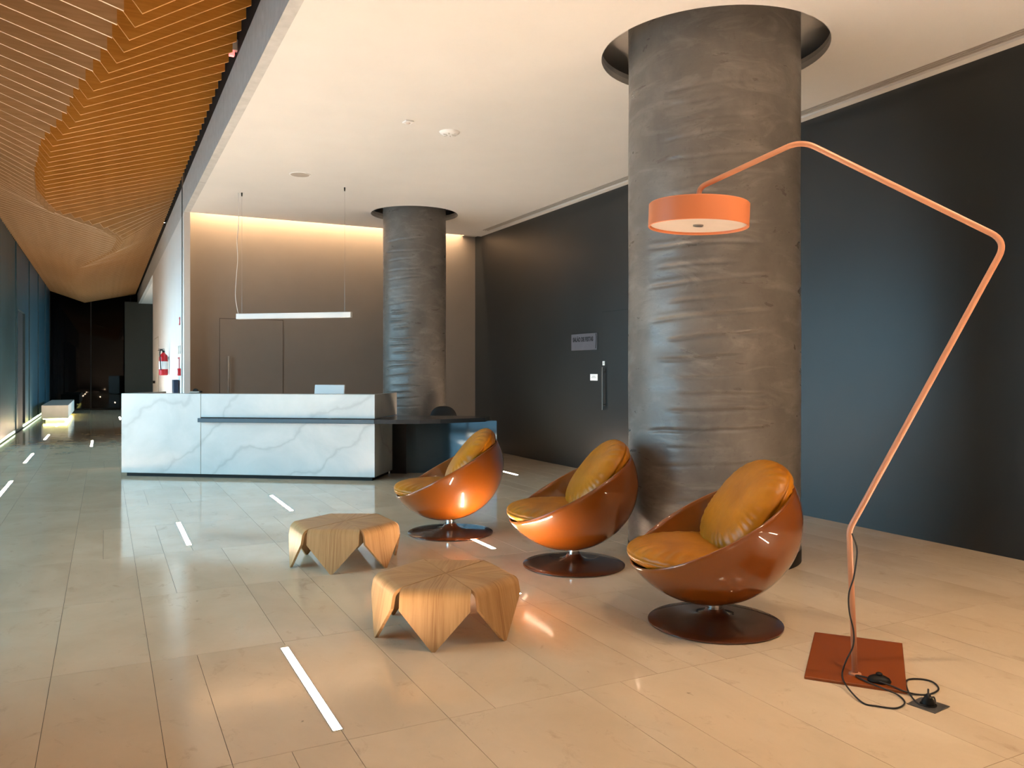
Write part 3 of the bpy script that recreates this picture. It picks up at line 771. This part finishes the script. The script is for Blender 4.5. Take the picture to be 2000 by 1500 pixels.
MB().lathe([(.026, .004), (.027, .02), (.016, .036), (.008, .05)], 20, tuple(ol)).build('plug', 'black_plastic', lp, True)
q = lp.matrix_basis
ow = Vector((cc.x, cc.y, 0)) + Matrix.Rotation(ax, 3, 'Z') @ ol
so = empty('floor_socket', (ow.x, ow.y, 0), math.radians(8)); tag(so, 'square steel floor socket with the lamp plug in it', 'socket')
MB().box((-.062, -.062, 0), (.062, .062, .004), .0015).build('plate', 'outlet_steel', so)
MB().lathe([(.034, .004), (.034, .007), (.03, .007)], 24).build('socket_ring', 'black_plastic', so, True)

# ------------------------------------------------------------------ things on the ceiling
p = plan(-.451, 5.77)
o = empty('smoke_detector', (p.x, p.y, ZC)); tag(o, 'round white smoke detector on the ceiling near the thick column', 'detector')
MB().lathe([(.07, -.03), (.085, -.022), (.10, -.012), (.108, 0)], 40).build('housing', 'white_plastic', o, True)
for k in range(6):
    a = PI/3*k; MB().box((-.004, -.02, -.033), (.004, .02, -.029)).build('vent', 'diffuser_grey', o, loc=(.05*math.cos(a), .05*math.sin(a), 0)).rotation_euler = (0, 0, a+PI/2)
p = plan(-1.863, 7.02)
o = empty('ceiling_speaker', (p.x, p.y, ZC)); tag(o, 'flat round grey loudspeaker grille flush in the ceiling above the desk', 'speaker')
MB().lathe([(.118, -.006), (.132, -.005), (.135, 0)], 40).build('ring', 'white_plastic', o, True)
MB().lathe([(.0001, -.0075), (.10, -.0075), (.118, -.0065), (.118, -.001)], 40).build('grille', 'diffuser_grey', o, True)
p = plan(-.718, 5.52)
o = empty('motion_sensor', (p.x, p.y, ZC), .1); tag(o, 'small square white sensor on the ceiling beside the smoke detector', 'sensor')
MB().box((-.045, -.045, -.018), (.045, .045, 0), .004).build('housing', 'white_plastic', o)
MB().lathe([(.008, -.03), (.018, -.026), (.024, -.018)], 20).build('lens', 'opal_disc', o, True)
# on the dark strip beside the fins
o = empty('emergency_light', (XE+.03, 5.55*H, 3.13*H)); tag(o, 'small white emergency fitting with red lower edge beside the wooden fins', 'light')
MB().box((-.10, -.03, -.02), (0, .03, .09), .006).build('housing', 'white_plastic', o)
MB().box((-.095, -.026, -.07), (-.03, .026, -.02), .004).build('indicator', 'red_led', o)
o = empty('spotlight', (XE+.03, 12.45*H, 3.12*H)); tag(o, 'tiny lit spotlight on the dark strip above the white corridor wall', 'light')
MB().lathe([(.03, 0), (.032, .07), (.02, .085)], 20, (-.05, 0, 0)).box((-.05, -.01, .03), (0, .01, .05)).build('housing', 'black_plastic', o, True)
MB().lathe([(.0001, -.001), (.026, -.001), (.026, .004)], 20, (-.05, 0, 0)).build('lamp_lens', 'spot_glow', o)

# ------------------------------------------------------------------ things on the walls
def text(name, body, size, mat, parent, loc, rot, sx=1.0, ext=.0008, bold=0):
    c = bpy.data.curves.new(name, 'FONT'); c.body = body; c.size = size; c.extrude = ext; c.align_x = 'CENTER'; c.align_y = 'CENTER'; c.offset = bold
    c.materials.append(M[mat]); tmp = bpy.data.objects.new(name + '_outline', c); COL.objects.link(tmp); dg = bpy.context.evaluated_depsgraph_get()
    me = bpy.data.meshes.new_from_object(tmp.evaluated_get(dg)); bpy.data.objects.remove(tmp)
    o = bpy.data.objects.new(name, me); COL.objects.link(o); o.parent = parent; o.location = loc; o.rotation_euler = rot; o.scale = (sx, 1, 1); return o
FX = (PI/2, 0, -PI/2)
o = empty('room_sign', (XR, 9.93, 1.87)); tag(o, 'grey acrylic room sign with black lettering on the dark wall', 'sign')
MB().box((-.012, -.35, -.12), (-.004, .35, .12), .002).build('plate', 'grey_acrylic', o)
MB().box((-.004, -.30, -.08), (0, .30, .08)).build('spacer', 'black_plastic', o)
text('lettering', 'SALÃO DE FESTAS', .086, 'ink_black', o, (-.0125, .025, .035), FX, .80, bold=.0045)
MB().tube(crom([(-.014, -.325, .11), (-.014, -.335, .06), (-.014, -.332, -.02), (-.014, -.322, -.10)]), .006, 8).build('edge_mark', 'ink_black', o, True)
o = empty('door_notice', (XR, 9.67, 1.355)); tag(o, 'small white notice card left of the slate door handle', 'notice')
MB().box((-.006, -.095, -.046), (0, .095, .046), .001).build('card', 'card_white', o)
for zz, n_ in ((.014, 6), (-.004, 9)):
    mb = MB()
    for k in range(n_):
        y = (k-(n_-1)/2)*.014; mb.box((-.0068, y-.005, zz-.005), (-.006, y+.005, zz+.005))
    mb.build('print_line', 'ink_grey', o)
o = empty('card_reader', (XR, 9.40, 1.555)); tag(o, 'tiny white plate just above the slate door handle', 'switch')
MB().box((-.02, -.026, -.03), (-.008, .026, .03), .003).build('plate', 'white_plastic', o)
MB().lathe([(.009, 0), (.009, .003)], 12).build('button', 'diffuser_grey', o, loc=(-.022, 0, 0)).rotation_euler = (0, PI/2, 0)

# fire extinguisher
o = empty('fire_extinguisher', (XE-.10, 11.6*H, 1.36)); tag(o, 'red fire extinguisher hung on the white corridor wall', 'extinguisher')
MB().lathe([(.06, 0), (.078, .006), (.082, .03), (.082, .34), (.07, .385), (.035, .42), (.025, .44)], 36).build('cylinder', 'red_paint', o, True)
MB().lathe([(.0826, .12), (.0826, .27)], 36).build('label_band', 'card_white', o, True)
vh = MB().lathe([(.024, .43), (.024, .47), (.012, .48)], 16).build('valve', 'black_plastic', o, True)
MB().box((-.10, -.010, .475), (.02, .010, .485)).box((-.09, -.01, .50), (.02, .01, .51)).build('lever', 'black_plastic', vh)
MB().tube(crom([(.0, -.02, .46), (-.05, -.08, .50), (-.07, -.12, .42), (-.06, -.10, .25), (-.05, -.09, .10)]), .010, 8).build('hose', 'black_plastic', o, True)
MB().box((.07, -.04, .30), (.10, .04, .36)).build('wall_bracket', 'steel', o)
def wallsign(name, y, z, w, hgt, mat, label, cat, th=.03):
    o = empty(name, (XE, y, z)); tag(o, label, cat)
    MB().box((-th, -w/2, -hgt/2), (0, w/2, hgt/2), .003).build('plate', mat, o); return o
o = wallsign('fire_sign', 9.86*H, 1.566*H, .14, .13, 'red_paint', 'small red fire sign high on the white wall corner', 'sign', .012)
MB().box((-.0135, -.03, -.035), (-.012, .03, .035)).build('pictogram', 'card_white', o)
for y_, lab in ((9.80, 'thin grey switch plate nearest the corner of the white wall'), (10.02, 'thin grey switch plate second from the corner of the white wall')):
    o = wallsign('switch_plate', y_*H, 1.24*H, .08, .14, 'diffuser_grey', lab, 'switch', .01); o['group'] = 'switch plates on the white wall'
    MB().box((-.014, -.02, -.03), (-.010, .02, .03), .001).build('rocker', 'white_plastic', o)
o = wallsign('fire_notice', 9.98*H, 1.06*H, .26, .28, 'red_paint', 'red framed white fire notice low on the white wall', 'notice', .012)
MB().box((-.0135, -.10, -.11), (-.012, .10, .11)).build('paper', 'card_white', o)
o = empty('alarm_call_point', (XE, 9.76*H, .985*H)); tag(o, 'red fire alarm call point box at the white wall corner', 'alarm')
MB().box((-.05, -.06, -.06), (0, .06, .06), .006).build('housing', 'red_paint', o)
MB().box((-.052, -.03, -.03), (-.05, .03, .03)).build('glass_pane', 'card_white', o)
o = empty('floor_totem', (XE-.06, 9.97*H, 0)); tag(o, 'narrow navy stand against the white wall behind the desk', 'stand')
MB().box((-.04, -.15, .02), (.04, .15, 1.30), .006).build('panel', 'navy_plastic', o)
MB().box((-.055, -.17, 0), (.055, .17, .02), .004).build('foot', 'black_plastic', o)

# ------------------------------------------------------------------ corridor bench
o = empty('corridor_bench', (0, 17.95*H, 0)); tag(o, 'long white block bench glowing underneath at the end of the corridor', 'bench')
x0, x1 = -1.10*H, -.64*H
MB().box((x0, 0, .10), (x1, 3.3*H, .47), .006).build('block', 'bench_white', o)
MB().box((x0+.1, .10, 0), (x1-.1, 3.2*H, .10)).build('plinth', 'bench_white', o)
MB().box((x0+.04, .05, .07), (x1-.04, .08, .099)).box((x1-.08, .08, .07), (x1-.05, 3.2*H, .099)).build('glow_strip', 'bench_glow', o)
